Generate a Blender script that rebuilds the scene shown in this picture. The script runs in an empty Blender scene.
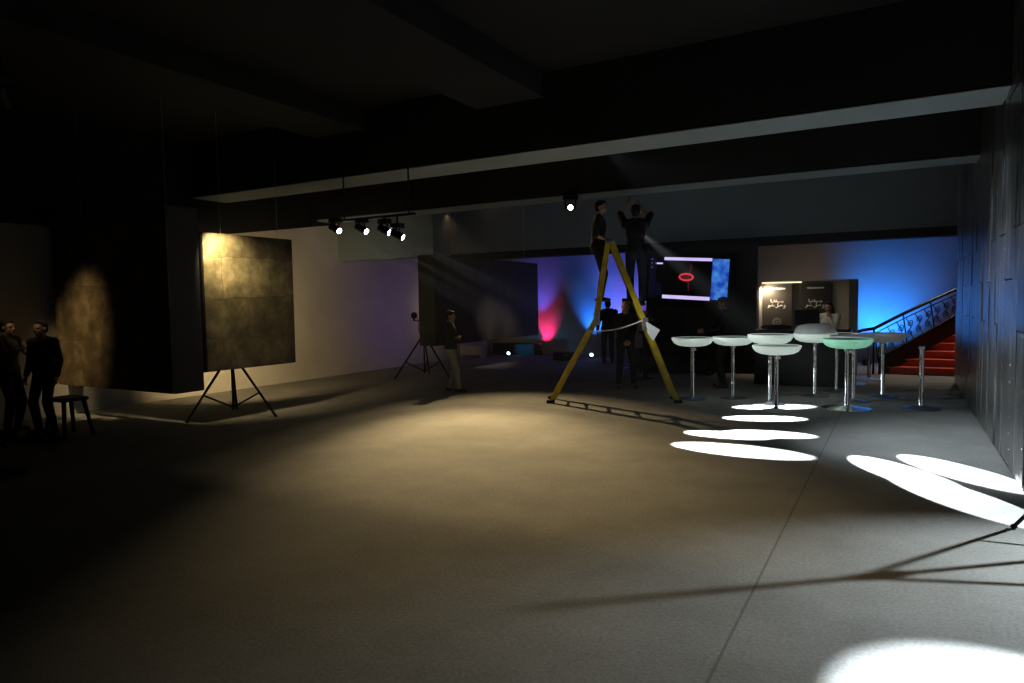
import bpy, bmesh, math, random
from mathutils import Vector, Matrix, Quaternion
random.seed(7)
sc = bpy.context.scene
COL = sc.collection
PI = math.pi
V = Vector

# ------------------------------------------------------------------ materials
def new_mat(name):
    m = bpy.data.materials.new(name); m.use_nodes = True
    nt = m.node_tree; b = nt.nodes['Principled BSDF']
    return m, nt, b

def pmat(name, col, rough=.6, metal=0., var=.12, scale=6., bump=0., emit=None, es=0., spec=.5, trans=0., stretch=None, sub=0.):
    m, nt, b = new_mat(name)
    N = nt.nodes; L = nt.links
    tc = N.new('ShaderNodeTexCoord'); mp = N.new('ShaderNodeMapping')
    L.new(tc.outputs['Object'], mp.inputs['Vector'])
    if stretch: mp.inputs['Scale'].default_value = stretch
    nz = N.new('ShaderNodeTexNoise'); nz.inputs['Scale'].default_value = scale; nz.inputs['Detail'].default_value = 5
    L.new(mp.outputs['Vector'], nz.inputs['Vector'])
    rp = N.new('ShaderNodeValToRGB')
    c0 = [max(0, c * (1 - var)) for c in col]; c1 = [min(1, c * (1 + var)) for c in col]
    rp.color_ramp.elements[0].color = (*c0, 1); rp.color_ramp.elements[1].color = (*c1, 1)
    rp.color_ramp.elements[0].position = .3; rp.color_ramp.elements[1].position = .7
    L.new(nz.outputs['Fac'], rp.inputs['Fac']); L.new(rp.outputs['Color'], b.inputs['Base Color'])
    b.inputs['Roughness'].default_value = rough; b.inputs['Metallic'].default_value = metal
    b.inputs['Specular IOR Level'].default_value = spec
    b.inputs['Transmission Weight'].default_value = trans
    if sub:
        b.inputs['Subsurface Weight'].default_value = sub
        b.inputs['Subsurface Radius'].default_value = (.05, .05, .05)
    if bump:
        bp = N.new('ShaderNodeBump'); bp.inputs['Strength'].default_value = bump; bp.inputs['Distance'].default_value = .02
        L.new(nz.outputs['Fac'], bp.inputs['Height']); L.new(bp.outputs['Normal'], b.inputs['Normal'])
    if emit:
        b.inputs['Emission Color'].default_value = (*emit, 1); b.inputs['Emission Strength'].default_value = es
    return m

def carpet_mat():
    m, nt, b = new_mat('grey_carpet'); N = nt.nodes; L = nt.links
    tc = N.new('ShaderNodeTexCoord')
    n1 = N.new('ShaderNodeTexNoise'); n1.inputs['Scale'].default_value = 1.1; n1.inputs['Detail'].default_value = 6; n1.inputs['Roughness'].default_value = .65
    n2 = N.new('ShaderNodeTexNoise'); n2.inputs['Scale'].default_value = 45; n2.inputs['Detail'].default_value = 5; n2.inputs['Roughness'].default_value = .75
    for n in (n1, n2): L.new(tc.outputs['Object'], n.inputs['Vector'])
    mx = N.new('ShaderNodeMixRGB'); mx.blend_type = 'MIX'; mx.inputs[0].default_value = .6
    L.new(n1.outputs['Fac'], mx.inputs[1]); L.new(n2.outputs['Fac'], mx.inputs[2])
    rp = N.new('ShaderNodeValToRGB')
    rp.color_ramp.elements[0].position = .32; rp.color_ramp.elements[1].position = .68
    rp.color_ramp.elements[0].color = (.20, .195, .185, 1); rp.color_ramp.elements[1].color = (.41, .40, .385, 1)
    L.new(mx.outputs[0], rp.inputs['Fac'])
    # two dark joints between the carpet runs, along the room
    sp = N.new('ShaderNodeSeparateXYZ'); L.new(tc.outputs['Object'], sp.inputs[0])
    ad = N.new('ShaderNodeMath'); ad.operation = 'ADD'; ad.inputs[1].default_value = .75; L.new(sp.outputs['X'], ad.inputs[0])
    ab = N.new('ShaderNodeMath'); ab.operation = 'ABSOLUTE'; L.new(ad.outputs[0], ab.inputs[0])
    lt = N.new('ShaderNodeMath'); lt.operation = 'LESS_THAN'; lt.inputs[1].default_value = .008; L.new(ab.outputs[0], lt.inputs[0])
    dk = N.new('ShaderNodeMixRGB'); dk.inputs[2].default_value = (.11, .108, .105, 1)
    ms = N.new('ShaderNodeMath'); ms.operation = 'MULTIPLY'; ms.inputs[1].default_value = .5; L.new(lt.outputs[0], ms.inputs[0])
    L.new(ms.outputs[0], dk.inputs[0]); L.new(rp.outputs['Color'], dk.inputs[1])
    L.new(dk.outputs[0], b.inputs['Base Color'])
    b.inputs['Roughness'].default_value = .9; b.inputs['Specular IOR Level'].default_value = .15
    bp = N.new('ShaderNodeBump'); bp.inputs['Strength'].default_value = .2; bp.inputs['Distance'].default_value = .012
    L.new(n2.outputs['Fac'], bp.inputs['Height']); L.new(bp.outputs['Normal'], b.inputs['Normal'])
    return m

def stone_mat(name, dark, mid, light, axis, bw=1.0, bh=.55, rough=.55, joint=.5):
    """weathered plate cladding: blocks with dark joints and stains; axis = which object axis runs along the face"""
    m, nt, b = new_mat(name); N = nt.nodes; L = nt.links
    tc = N.new('ShaderNodeTexCoord'); sp = N.new('ShaderNodeSeparateXYZ'); L.new(tc.outputs['Object'], sp.inputs[0])
    cb = N.new('ShaderNodeCombineXYZ'); L.new(sp.outputs[axis], cb.inputs['X']); L.new(sp.outputs['Z'], cb.inputs['Y'])
    wob = N.new('ShaderNodeTexNoise'); wob.inputs['Scale'].default_value = 1.5; wob.inputs['Detail'].default_value = 3
    L.new(tc.outputs['Object'], wob.inputs['Vector'])
    vm = N.new('ShaderNodeVectorMath'); vm.operation = 'MULTIPLY_ADD'
    L.new(wob.outputs['Color'], vm.inputs[0]); vm.inputs[1].default_value = (.22, .22, .22); L.new(cb.outputs[0], vm.inputs[2])
    br = N.new('ShaderNodeTexBrick'); br.inputs['Scale'].default_value = 1
    br.inputs['Brick Width'].default_value = bw; br.inputs['Row Height'].default_value = bh
    br.inputs['Mortar Size'].default_value = .008; br.inputs['Mortar Smooth'].default_value = .6
    br.inputs['Color1'].default_value = (.32, .32, .32, 1); br.inputs['Color2'].default_value = (1, 1, 1, 1)
    br.inputs['Mortar'].default_value = (joint * .35, joint * .35, joint * .35, 1)
    L.new(vm.outputs[0], br.inputs['Vector'])
    nz = N.new('ShaderNodeTexNoise'); nz.inputs['Scale'].default_value = 2.4; nz.inputs['Detail'].default_value = 9; nz.inputs['Roughness'].default_value = .68
    L.new(tc.outputs['Object'], nz.inputs['Vector'])
    rp = N.new('ShaderNodeValToRGB'); e = rp.color_ramp.elements
    e[0].position = .3; e[0].color = (*dark, 1); e[1].position = .72; e[1].color = (*light, 1)
    x = e.new(.5); x.color = (*mid, 1)
    L.new(nz.outputs['Fac'], rp.inputs['Fac'])
    mu = N.new('ShaderNodeMixRGB'); mu.blend_type = 'MULTIPLY'; mu.inputs[0].default_value = .7
    L.new(rp.outputs['Color'], mu.inputs[1]); L.new(br.outputs['Color'], mu.inputs[2])
    L.new(mu.outputs[0], b.inputs['Base Color'])
    b.inputs['Roughness'].default_value = rough
    bp = N.new('ShaderNodeBump'); bp.inputs['Strength'].default_value = .5; bp.inputs['Distance'].default_value = .03
    L.new(nz.outputs['Fac'], bp.inputs['Height']); L.new(bp.outputs['Normal'], b.inputs['Normal'])
    return m

def sheet_metal(name, c0, c1, rough=.42, metal=.85, axis_scale=(1, 1.2, .12)):
    """rolled metal sheets, streaked vertically"""
    m, nt, b = new_mat(name); N = nt.nodes; L = nt.links
    tc = N.new('ShaderNodeTexCoord'); mp = N.new('ShaderNodeMapping'); mp.inputs['Scale'].default_value = axis_scale
    L.new(tc.outputs['Object'], mp.inputs['Vector'])
    nz = N.new('ShaderNodeTexNoise'); nz.inputs['Scale'].default_value = 5; nz.inputs['Detail'].default_value = 6
    L.new(mp.outputs[0], nz.inputs['Vector'])
    n2 = N.new('ShaderNodeTexNoise'); n2.inputs['Scale'].default_value = 1.3; n2.inputs['Detail'].default_value = 7
    L.new(tc.outputs['Object'], n2.inputs['Vector'])
    mx = N.new('ShaderNodeMixRGB'); mx.inputs[0].default_value = .5
    L.new(nz.outputs['Fac'], mx.inputs[1]); L.new(n2.outputs['Fac'], mx.inputs[2])
    rp = N.new('ShaderNodeValToRGB'); rp.color_ramp.elements[0].position = .36; rp.color_ramp.elements[1].position = .64
    rp.color_ramp.elements[0].color = (*c0, 1); rp.color_ramp.elements[1].color = (*c1, 1)
    L.new(mx.outputs[0], rp.inputs['Fac']); L.new(rp.outputs['Color'], b.inputs['Base Color'])
    mr = N.new('ShaderNodeMapRange'); mr.inputs['To Min'].default_value = rough - .12; mr.inputs['To Max'].default_value = rough + .15
    L.new(mx.outputs[0], mr.inputs['Value']); L.new(mr.outputs[0], b.inputs['Roughness'])
    b.inputs['Metallic'].default_value = metal
    bp = N.new('ShaderNodeBump'); bp.inputs['Strength'].default_value = .18; bp.inputs['Distance'].default_value = .02
    L.new(nz.outputs['Fac'], bp.inputs['Height']); L.new(bp.outputs['Normal'], b.inputs['Normal'])
    return m

def glow(name, col, s):
    m, nt, b = new_mat(name); N = nt.nodes; L = nt.links
    nz = N.new('ShaderNodeTexNoise'); nz.inputs['Scale'].default_value = 3
    tc = N.new('ShaderNodeTexCoord'); L.new(tc.outputs['Object'], nz.inputs['Vector'])
    mr = N.new('ShaderNodeMapRange'); mr.inputs['To Min'].default_value = s * .85; mr.inputs['To Max'].default_value = s * 1.15
    L.new(nz.outputs['Fac'], mr.inputs['Value']); L.new(mr.outputs[0], b.inputs['Emission Strength'])
    b.inputs['Base Color'].default_value = (.02, .02, .02, 1)
    b.inputs['Emission Color'].default_value = (*col, 1)
    return m

M = {}
M['carpet'] = carpet_mat()
M['wall'] = pmat('pale_wall_paint', (.60, .58, .55), .85, var=.05, scale=1.5)
M['fascia'] = pmat('grey_fascia_paint', (.27, .31, .33), .85, var=.05, scale=1.2)
M['ceil'] = pmat('dark_ceiling_paint', (.02, .02, .021), .9, var=.2, scale=1)
M['beam'] = pmat('beam_soffit_paint', (.36, .42, .44), .85, var=.05, scale=1)
M['black'] = pmat('matte_black', (.012, .012, .013), .6, var=.3)
M['blackmetal'] = pmat('black_powder_coat', (.015, .015, .016), .4, metal=.3, var=.2)
M['partition'] = pmat('black_partition_cladding', (.016, .015, .015), .55, var=.3, scale=2)
M['metalwall'] = sheet_metal('riveted_grey_sheet', (.17, .175, .175), (.52, .53, .53), .30, .92)
M['seam'] = pmat('dark_seam', (.02, .02, .02), .7)
M['panelA'] = stone_mat('brown_stone_panel', (.05, .037, .02), (.17, .125, .07), (.36, .28, .17), 'X', 1.15, .85, joint=.6)
M['panelB'] = stone_mat('mossy_stone_panel', (.05, .045, .025), (.16, .14, .085), (.36, .31, .21), 'Y', .9, .62, joint=.6)
M['panelC'] = sheet_metal('dark_streaked_panel', (.025, .023, .024), (.07, .065, .066), .5, .2, (1, .8, .12))
M['panelside'] = pmat('dark_panel_side', (.055, .058, .065), .6, var=.2, scale=2)
M['chrome'] = pmat('chrome', (.9, .9, .93), .16, metal=1, var=.06, scale=9, bump=.9)
M['chromedark'] = pmat('brushed_base', (.35, .36, .38), .42, metal=1, var=.1)
M['shell'] = pmat('white_plastic_shell', (.74, .80, .76), .4, var=.04, scale=3, sub=.15, emit=(.72, .85, .76), es=.46)  # emission stands in for white spotlight falling on the bowls
M['shellgreen'] = pmat('mint_plastic_shell', (.50, .80, .62), .4, var=.05, scale=3, sub=.15, emit=(.40, .95, .66), es=.36)  # same stand-in emission on the mint bowl
M['shellgrey'] = pmat('grey_plastic_shell', (.50, .51, .50), .45, var=.08, scale=5, emit=(.8, .82, .8), es=.07)  # slight emission lifts the grey tops as if lit
M['shellrim'] = pmat('pale_table_rim', (.72, .76, .74), .35, var=.03)
M['yellow'] = pmat('yellow_fibreglass', (.55, .42, .03), .45, var=.25, scale=9)
M['alu'] = pmat('worn_aluminium', (.42, .42, .40), .4, metal=.8, var=.2, scale=15)
M['rubber'] = pmat('black_rubber', (.015, .015, .015), .8)
M['rope'] = pmat('white_strap', (.85, .85, .82), .6, var=.05)
M['paper'] = pmat('white_paper', (.8, .8, .8), .7, var=.03)
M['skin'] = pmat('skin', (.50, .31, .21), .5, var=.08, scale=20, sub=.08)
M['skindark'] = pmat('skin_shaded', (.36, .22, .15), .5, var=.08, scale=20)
M['eye'] = pmat('eye', (.02, .015, .012), .2)
M['lip'] = pmat('lip', (.36, .15, .12), .45)
M['hair'] = pmat('black_hair', (.010, .008, .007), .75, var=.4, scale=60, bump=.4, stretch=(1, 1, .2))
M['hairbrown'] = pmat('brown_hair', (.07, .03, .02), .45, var=.4, scale=60, bump=.4, stretch=(1, 1, .2))
M['clothblack'] = pmat('black_cloth', (.014, .014, .016), .8, var=.3, scale=30, bump=.15)
M['clothnavy'] = pmat('navy_cloth', (.016, .019, .030), .8, var=.3, scale=30, bump=.15)
M['jean'] = pmat('dark_blue_denim', (.03, .04, .07), .8, var=.3, scale=40, bump=.15)
M['trougrey'] = pmat('grey_green_trousers', (.34, .36, .31), .8, var=.15, scale=30, bump=.15)
M['clothgrey'] = pmat('grey_shirt_cloth', (.11, .105, .10), .8, var=.15, scale=30, bump=.1)
M['clothwhite'] = pmat('white_blouse_cloth', (.75, .73, .66), .8, var=.06, scale=30, bump=.1)
M['clothbrown'] = pmat('dark_brown_cloth', (.03, .02, .016), .8, var=.2, scale=30, bump=.1)
M['shoe'] = pmat('black_shoe_leather', (.012, .011, .010), .4)
M['redcarpet'] = pmat('red_stair_carpet', (.66, .12, .055), .85, var=.12, scale=8)
M['stairside'] = pmat('dark_stair_side', (.03, .03, .03), .6)
M['iron'] = pmat('black_wrought_iron', (.018, .018, .02), .45, metal=.5)
M['desk'] = pmat('black_laminate', (.012, .012, .013), .35, var=.2)
M['booth'] = pmat('pale_booth_panel', (.60, .56, .50), .7, var=.04)
M['boothpost'] = pmat('grey_booth_post', (.22, .22, .21), .7)
M['banner'] = pmat('charcoal_banner', (.055, .052, .048), .6, var=.12, scale=2)
M['ink'] = pmat('pale_banner_lettering', (.75, .72, .65), .6, emit=(.75, .72, .65), es=.10)
M['emblem'] = pmat('grey_banner_emblem', (.28, .28, .26), .6)
M['screen'] = pmat('dark_screen', (.004, .004, .007), .3)
M['tvframe'] = pmat('tv_frame', (.006, .006, .007), .35)
M['scr_lilac'] = glow('screen_lilac_bar', (.72, .60, 1.0), .95)
M['scr_navy'] = glow('screen_navy_panel', (.02, .03, .16), .10)
M['scr_red'] = glow('screen_red_graphic', (.9, .08, .12), .75)
M['scr_darkred'] = glow('screen_dark_red_graphic', (.5, .02, .04), .22)
M['scr_icon'] = glow('screen_icon', (.35, .4, .8), .16)
def blue_panel():
    m, nt, b = new_mat('screen_blue_picture'); N = nt.nodes; L = nt.links
    tc = N.new('ShaderNodeTexCoord'); nz = N.new('ShaderNodeTexNoise'); nz.inputs['Scale'].default_value = 5; nz.inputs['Detail'].default_value = 4
    L.new(tc.outputs['Object'], nz.inputs['Vector'])
    rp = N.new('ShaderNodeValToRGB'); rp.color_ramp.elements[0].position = .35; rp.color_ramp.elements[1].position = .7
    rp.color_ramp.elements[0].color = (.01, .06, .55, 1); rp.color_ramp.elements[1].color = (.12, .42, 1, 1)
    L.new(nz.outputs['Fac'], rp.inputs[0]); L.new(rp.outputs[0], b.inputs['Emission Color'])
    b.inputs['Emission Strength'].default_value = .75; b.inputs['Base Color'].default_value = (0, 0, 0, 1)
    return m
M['scr_blue'] = blue_panel()
M['lens_white'] = glow('lit_white_lens', (.85, .92, 1), 30)
M['lens_dim'] = glow('dim_white_lens', (1, .95, .85), 3)
M['lens_warm'] = glow('lit_warm_lens', (1, .78, .42), 60)
M['lens_cyan'] = glow('lit_cyan_lens', (.7, .93, 1), 8)
M['lens_pink'] = glow('lit_pink_lens', (1, .1, .3), .8)
M['benchwhite'] = pmat('white_bench_paint', (.55, .53, .56), .6, var=.04)
M['vase'] = pmat('dark_vase', (.03, .03, .03), .3)
M['petal'] = pmat('pale_petals', (.62, .60, .55), .7, var=.15)
M['leaf'] = pmat('grey_green_leaves', (.10, .12, .085), .7, var=.25)
M['tv_glass'] = M['screen']

# ------------------------------------------------------------------ mesh helpers
class MB:
    def __init__(self): self.bm = bmesh.new()
    def _x(self, verts, mat4): bmesh.ops.transform(self.bm, matrix=mat4, verts=verts)
    def box(self, c, s, rot=None, bevel=0.):
        r = bmesh.ops.create_cube(self.bm, size=1)
        vs = r['verts']
        bmesh.ops.scale(self.bm, vec=V(s), verts=vs)
        if bevel:
            es = list({e for v in vs for e in v.link_edges})
            rb = bmesh.ops.bevel(self.bm, geom=es, offset=bevel, segments=2, affect='EDGES', profile=.5)
            vs = list({v for f in rb['faces'] for v in f.verts} | {v for v in vs if v.is_valid})
        m = Matrix.Translation(V(c)) @ (rot.to_4x4() if rot else Matrix())
        self._x(vs, m); return self
    def cone(self, a, b, r1, r2, seg=12, caps=True):
        a = V(a); b = V(b); d = b - a; l = d.length
        if l < 1e-6: return self
        r = bmesh.ops.create_cone(self.bm, cap_ends=caps, segments=seg, radius1=r1, radius2=r2, depth=l)
        q = V((0, 0, 1)).rotation_difference(d.normalized())
        self._x(r['verts'], Matrix.Translation((a + b) / 2) @ q.to_matrix().to_4x4()); return self
    def cyl(self, a, b, r, seg=12): return self.cone(a, b, r, r, seg)
    def ball(self, c, r, seg=12, rot=None):
        if not hasattr(r, '__len__'): r = (r, r, r)
        k = bmesh.ops.create_uvsphere(self.bm, u_segments=seg, v_segments=max(6, seg * 2 // 3), radius=1)
        m = Matrix.Translation(V(c)) @ (rot.to_4x4() if rot else Matrix()) @ Matrix.Diagonal((*r, 1))
        self._x(k['verts'], m); return self
    def cap(self, a, b, r1, r2=None, seg=10):
        r2 = r1 if r2 is None else r2
        self.ball(a, r1, seg); self.ball(b, r2, seg); self.cone(a, b, r1, r2, seg); return self
    def tube(self, pts, r, seg=8, closed=False):
        pts = [V(p) for p in pts]; n = len(pts); rings = []
        up = V((0, 0, 1)); prev = None
        for i, p in enumerate(pts):
            a = pts[i - 1] if i > 0 else p; b = pts[i + 1] if i < n - 1 else p
            t = (b - a).normalized()
            if prev is None:
                s = t.cross(up)
                if s.length < 1e-3: s = t.cross(V((0, 1, 0)))
            else: s = prev - t * prev.dot(t)
            s.normalize(); prev = s; w = t.cross(s)
            rr = r[i] if hasattr(r, '__len__') else r
            rings.append([self.bm.verts.new(p + (s * math.cos(2 * PI * k / seg) + w * math.sin(2 * PI * k / seg)) * rr) for k in range(seg)])
        for i in range(n - 1):
            for k in range(seg):
                self.bm.faces.new((rings[i][k], rings[i][(k + 1) % seg], rings[i + 1][(k + 1) % seg], rings[i + 1][k]))
        self.bm.faces.new(rings[0][::-1]); self.bm.faces.new(rings[-1]); return self
    def lathe(self, prof, c=(0, 0, 0), seg=36):
        c = V(c); rings = []
        for r, z in prof:
            if r < 1e-5: rings.append([self.bm.verts.new(c + V((0, 0, z)))])
            else: rings.append([self.bm.verts.new(c + V((r * math.cos(2 * PI * k / seg), r * math.sin(2 * PI * k / seg), z))) for k in range(seg)])
        for a, b in zip(rings, rings[1:]):
            for k in range(seg):
                k2 = (k + 1) % seg
                if len(a) == 1 and len(b) == 1: continue
                if len(a) == 1: self.bm.faces.new((a[0], b[k2], b[k]))
                elif len(b) == 1: self.bm.faces.new((a[k], a[k2], b[0]))
                else: self.bm.faces.new((a[k], a[k2], b[k2], b[k]))
        return self
    def poly(self, pts, th=None):
        vs = [self.bm.verts.new(V(p)) for p in pts]
        f = self.bm.faces.new(vs)
        if th is not None:
            r = bmesh.ops.extrude_face_region(self.bm, geom=[f])
            bmesh.ops.translate(self.bm, vec=V(th), verts=[g for g in r['geom'] if isinstance(g, bmesh.types.BMVert)])
        return self
    def build(self, name, mat, parent=None, smooth=None, loc=None):
        bmesh.ops.recalc_face_normals(self.bm, faces=self.bm.faces)
        me = bpy.data.meshes.new(name); self.bm.to_mesh(me); self.bm.free()
        me.materials.append(mat)
        if smooth:
            me.polygons.foreach_set('use_smooth', [True] * len(me.polygons))
            try: me.set_sharp_from_angle(angle=math.radians(smooth))
            except Exception: pass
        o = bpy.data.objects.new(name, me); COL.objects.link(o)
        if parent is not None: o.parent = parent
        if loc is not None: o.location = loc
        return o

def tag(o, label=None, cat=None, group=None, kind=None):
    if label: o['label'] = label
    if cat: o['category'] = cat
    if group: o['group'] = group
    if kind: o['kind'] = kind
    return o

def thing(name, label, cat, loc=(0, 0, 0), rz=0., group=None):
    o = bpy.data.objects.new(name, None); COL.objects.link(o)
    o.empty_display_size = .1; o.location = loc; o.rotation_euler = (0, 0, rz)
    return tag(o, label, cat, group)

def struct(name, mb, mat, smooth=None): return tag(mb.build(name, mat, None, smooth), kind='structure')

def dup(root, loc, rz=0., label=None, group=None):
    r = root.copy(); COL.objects.link(r); r.location = loc; r.rotation_euler = (0, 0, rz)
    if label: r['label'] = label
    if group: r['group'] = group
    for ch in list(root.children):
        c = ch.copy(); COL.objects.link(c); c.parent = r
        for g in list(ch.children):
            d = g.copy(); COL.objects.link(d); d.parent = c
    return r

# ------------------------------------------------------------------ room
XL, XR, YB, ZC = -12.15, .97, 20.4, 4.95
struct('floor', MB().box((-3, 8, -.05), (22, 27, .1)), M['carpet'])
struct('ceiling', MB().box((-3, 8, ZC + .05), (22, 27, .1)), M['ceil'])
struct('wall_left', MB().box((XL - .1, 8, ZC / 2), (.2, 25.4, ZC)), M['wall'])
struct('wall_back', MB().box((-3.9, YB + .1, ZC / 2), (17, .2, ZC)), M['wall'])
struct('wall_front', MB().box((-3, -4.6, ZC / 2), (22, .2, ZC)), M['ceil'])

# beams across the room: dark faces, painted soffit
def cross_beam(i, y0, y1, z):
    mb = MB(); mb.box(((XL + 1.6) / 2, (y0 + y1) / 2, (z + ZC) / 2 + .01), (1.6 - XL, y1 - y0, ZC - z - .02))
    struct('trim_%d' % i, mb, M['ceil'])
    struct('trim_%d' % (i + 1), MB().box(((XL + XR) / 2, (y0 + y1) / 2, z - .004), (XR - XL, y1 - y0, .012)), M['beam'])
cross_beam(1, 8.72, 9.52, 3.9)
cross_beam(3, 11.85, 12.5, 3.75)
# lengthwise dark ceiling beams in front of the first cross beam
struct('trim_5', MB().box((-8.15, 2.2, 4.77), (1.1, 12.9, .35)), M['ceil'])
struct('trim_6', MB().box((-4.9, 2.2, 4.77), (1.1, 12.9, .35)), M['ceil'])
# dropped fascias behind the second beam
struct('trim_7', MB().box((-10.7, 12.86, 3.88), (2.9, .28, 2.12)), M['fascia'])
struct('trim_8', MB().box((-4.3, 17.85, 4.05), (15.6, .5, 1.8)), M['fascia'])
struct('trim_9', MB().box((-4.3, 17.76, 3.14), (15.6, .40, .2)), M['black'])
struct('baseboard_left', MB().box((XL + .008, 8, .04), (.016, 25, .08)), M['wall'])
mb = MB(); mb.poly([(XL + .001, -4.4, 3.12), (XL + .001, 8.9, 3.12), (XL + .001, 9.3, 3.22), (XL + .001, 12.65, 3.72), (XL + .001, 12.65, ZC), (XL + .001, -4.4, ZC)], (.02, 0, 0))  # thin dark slab added as the shade on the upper left wall
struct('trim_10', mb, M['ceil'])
struct('trim_11', MB().box((XL + .02, 15.3, 4.02), (.03, 4.6, 1.84)), M['fascia'])  # fascia-coloured slab added to darken the overlit strip of left wall
# right wall: riveted sheet metal
def metal_wall():
    w = struct('wall_right', MB().box((XR + .17, 11.85, ZC / 2), (.30, 8.7, ZC)), M['seam'])
    ps = MB(); rv = MB()
    y = 7.52; cols = []
    while y < 16.15:
        wd = random.choice((.28, .36, .5, .62)); cols.append((y, min(y + wd, 16.2))); y += wd
    for (a, b) in cols:
        z = .02
        while z < ZC - .05:
            h = random.choice((1.0, 1.4, 1.9, 2.4)); t = min(z + h, ZC - .01)
            d = random.uniform(.012, .03)
            ps.box((XR + .02 - d / 2, (a + b) / 2, (z + t) / 2), (d, b - a - .014, t - z - .014),
                   Matrix.Rotation(random.uniform(-.014, .014), 3, 'Z') @ Matrix.Rotation(random.uniform(-.006, .006), 3, 'Y'), .003)
            x = XR + .02 - d
            if z < 3.9:
                n = int((t - z) / .16)
                if random.random() < .75:
                    for k in range(1, n):
                        rv.ball((x, a + .035, z + k * (t - z) / n), (.006, .011, .011), 6)
                n = int((b - a) / .13)
                for k in range(1, n):
                    rv.ball((x, a + k * (b - a) / n, t - .035), (.006, .011, .011), 6)
            z = t
    ps.build('sheet_cladding', M['metalwall'], w)
    rv.build('rivet_line', M['chromedark'], w)['kind'] = 'stuff'
metal_wall()

# ------------------------------------------------------------------ hanging display panels
def hang_panel(label, x0, x1, y0, y1, z0, z1, face, fm, sm, wires):
    c = V(((x0 + x1) / 2, (y0 + y1) / 2, z0))
    t = thing('hanging_panel', label, 'panel', c)
    w, d, h = x1 - x0, y1 - y0, z1 - z0
    MB().box((0, 0, h / 2), (w, d, h), bevel=.006).build('box_body', sm, t)
    if face == 'Y':
        MB().box((0, -d / 2 - .012, h / 2), (w - .01, .03, h - .01), bevel=.004).build('face_sheet', fm, t)
    else:
        MB().box((w / 2 + .012, 0, h / 2), (.03, d - .01, h - .01), bevel=.004).build('face_sheet', fm, t)
    for (x, y, zt) in wires:
        MB().cyl((x - c.x, y - c.y, h - .01), (x - c.x, y - c.y, zt - z0), .004, 6).build('suspension_wire', M['alu'], t)
    return t
hang_panel('brown stone-textured box panel hanging in front of the left wall, beside two dark figures', -11.95, -8.95, 6.03, 6.5, .53, 3.2, 'Y',
           M['panelA'], M['panelside'], [(-11.5, 6.25, ZC), (-9.3, 6.25, ZC)])
hang_panel('square mossy panel with bright lit left edge, on tripod behind', -9.16, -9.05, 6.62, 8.35, .78, 2.88, 'X',
           M['panelB'], M['panelside'], [(-9.1, 7.0, ZC), (-9.1, 8.1, ZC)])
hang_panel('long dark streaked box panel hanging behind the person in grey-green trousers', -9.15, -8.72, 12.0, 16.8, .83, 2.80, 'X',
           M['panelC'], M['panelside'], [(-8.95, 13.2, ZC), (-8.95, 16.5, ZC)])

# ------------------------------------------------------------------ tripod lighting stands
def light_stand(label, loc, top, rz=0., rad=.62, apex=.98, lamp=None, brace=.38, legr=.014):
    t = thing('light_stand', label, 'light stand', loc, rz)
    MB().cyl((0, 0, .10), (0, 0, top), .017, 12).build('pole', M['blackmetal'], t, 40)
    MB().cyl((0, 0, apex - .05), (0, 0, apex + .05), .032, 12).build('collar', M['blackmetal'], t, 40)
    MB().cyl((0, 0, .12), (0, 0, .2), .03, 12).build('collar', M['blackmetal'], t, 40)
    for k in range(3):
        a = 2 * PI * k / 3
        f = V((math.cos(a) * rad, math.sin(a) * rad, .02)); ap = V((math.cos(a) * .03, math.sin(a) * .03, apex))
        lg = MB().cyl(ap, f, legr, 10).build('leg', M['blackmetal'], t, 40)
        MB().ball(f, (.024, .024, .02), 10).build('rubber_foot', M['rubber'], lg, 60)
        mid = ap.lerp(f, 1 - brace / apex)
        MB().cyl(mid, (math.cos(a) * .03, math.sin(a) * .03, .16), legr * .75, 8).build('brace', M['blackmetal'], t, 40)
    return t
s1 = light_stand('black tripod stand under the mossy panel with bright left edge', (-9.28, 7.25, 0), 1.72, math.radians(258), .74, 1.0, legr=.019)
s2 = light_stand('black tripod stand behind the long dark panel, flash head and strap on its pole', (-9.78, 13.0, 0), 1.36, math.radians(238), .74, 1.0, legr=.02)
s3 = light_stand('black tripod stand cut off by the right edge of the picture', (1.40, 6.05, 0), 1.4, math.radians(161), .66, .95)
def flash_head(label, loc, dirv, rz):
    t = thing('flash_head', label, 'lamp', loc, rz)
    MB().box((0, 0, .07), (.20, .12, .13), bevel=.02).build('housing', M['black'], t, 40)
    MB().cone((.09, 0, .07), (.16, 0, .07), .055, .08, 20).build('reflector', M['blackmetal'], t, 40)
    MB().cyl((.155, 0, .07), (.162, 0, .07), .07, 20).build('lens', M['lens_dim'], t)
    MB().box((0, 0, -.02), (.05, .05, .06), bevel=.005).build('bracket', M['blackmetal'], t)
    return t
f2 = flash_head('black flash head on the stand behind the long dark panel', (-10.02, 12.95, 1.40), None, 2.2)
MB().tube([(0, 0, 0), (-.13, .0, -.05), (-.13, -.19, -.06)], .012, 6).build('arm', M['blackmetal'], f2)
MB().tube([(.02, -.08, .02), (.03, -.1, -.08), (.0, -.1, -.2), (.03, -.11, -.34)], .008, 6).build('strap', M['black'], f2)
f1 = flash_head('black flash head on the stand behind the mossy panel', (-9.28, 7.25, 1.76), None, PI)

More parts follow.
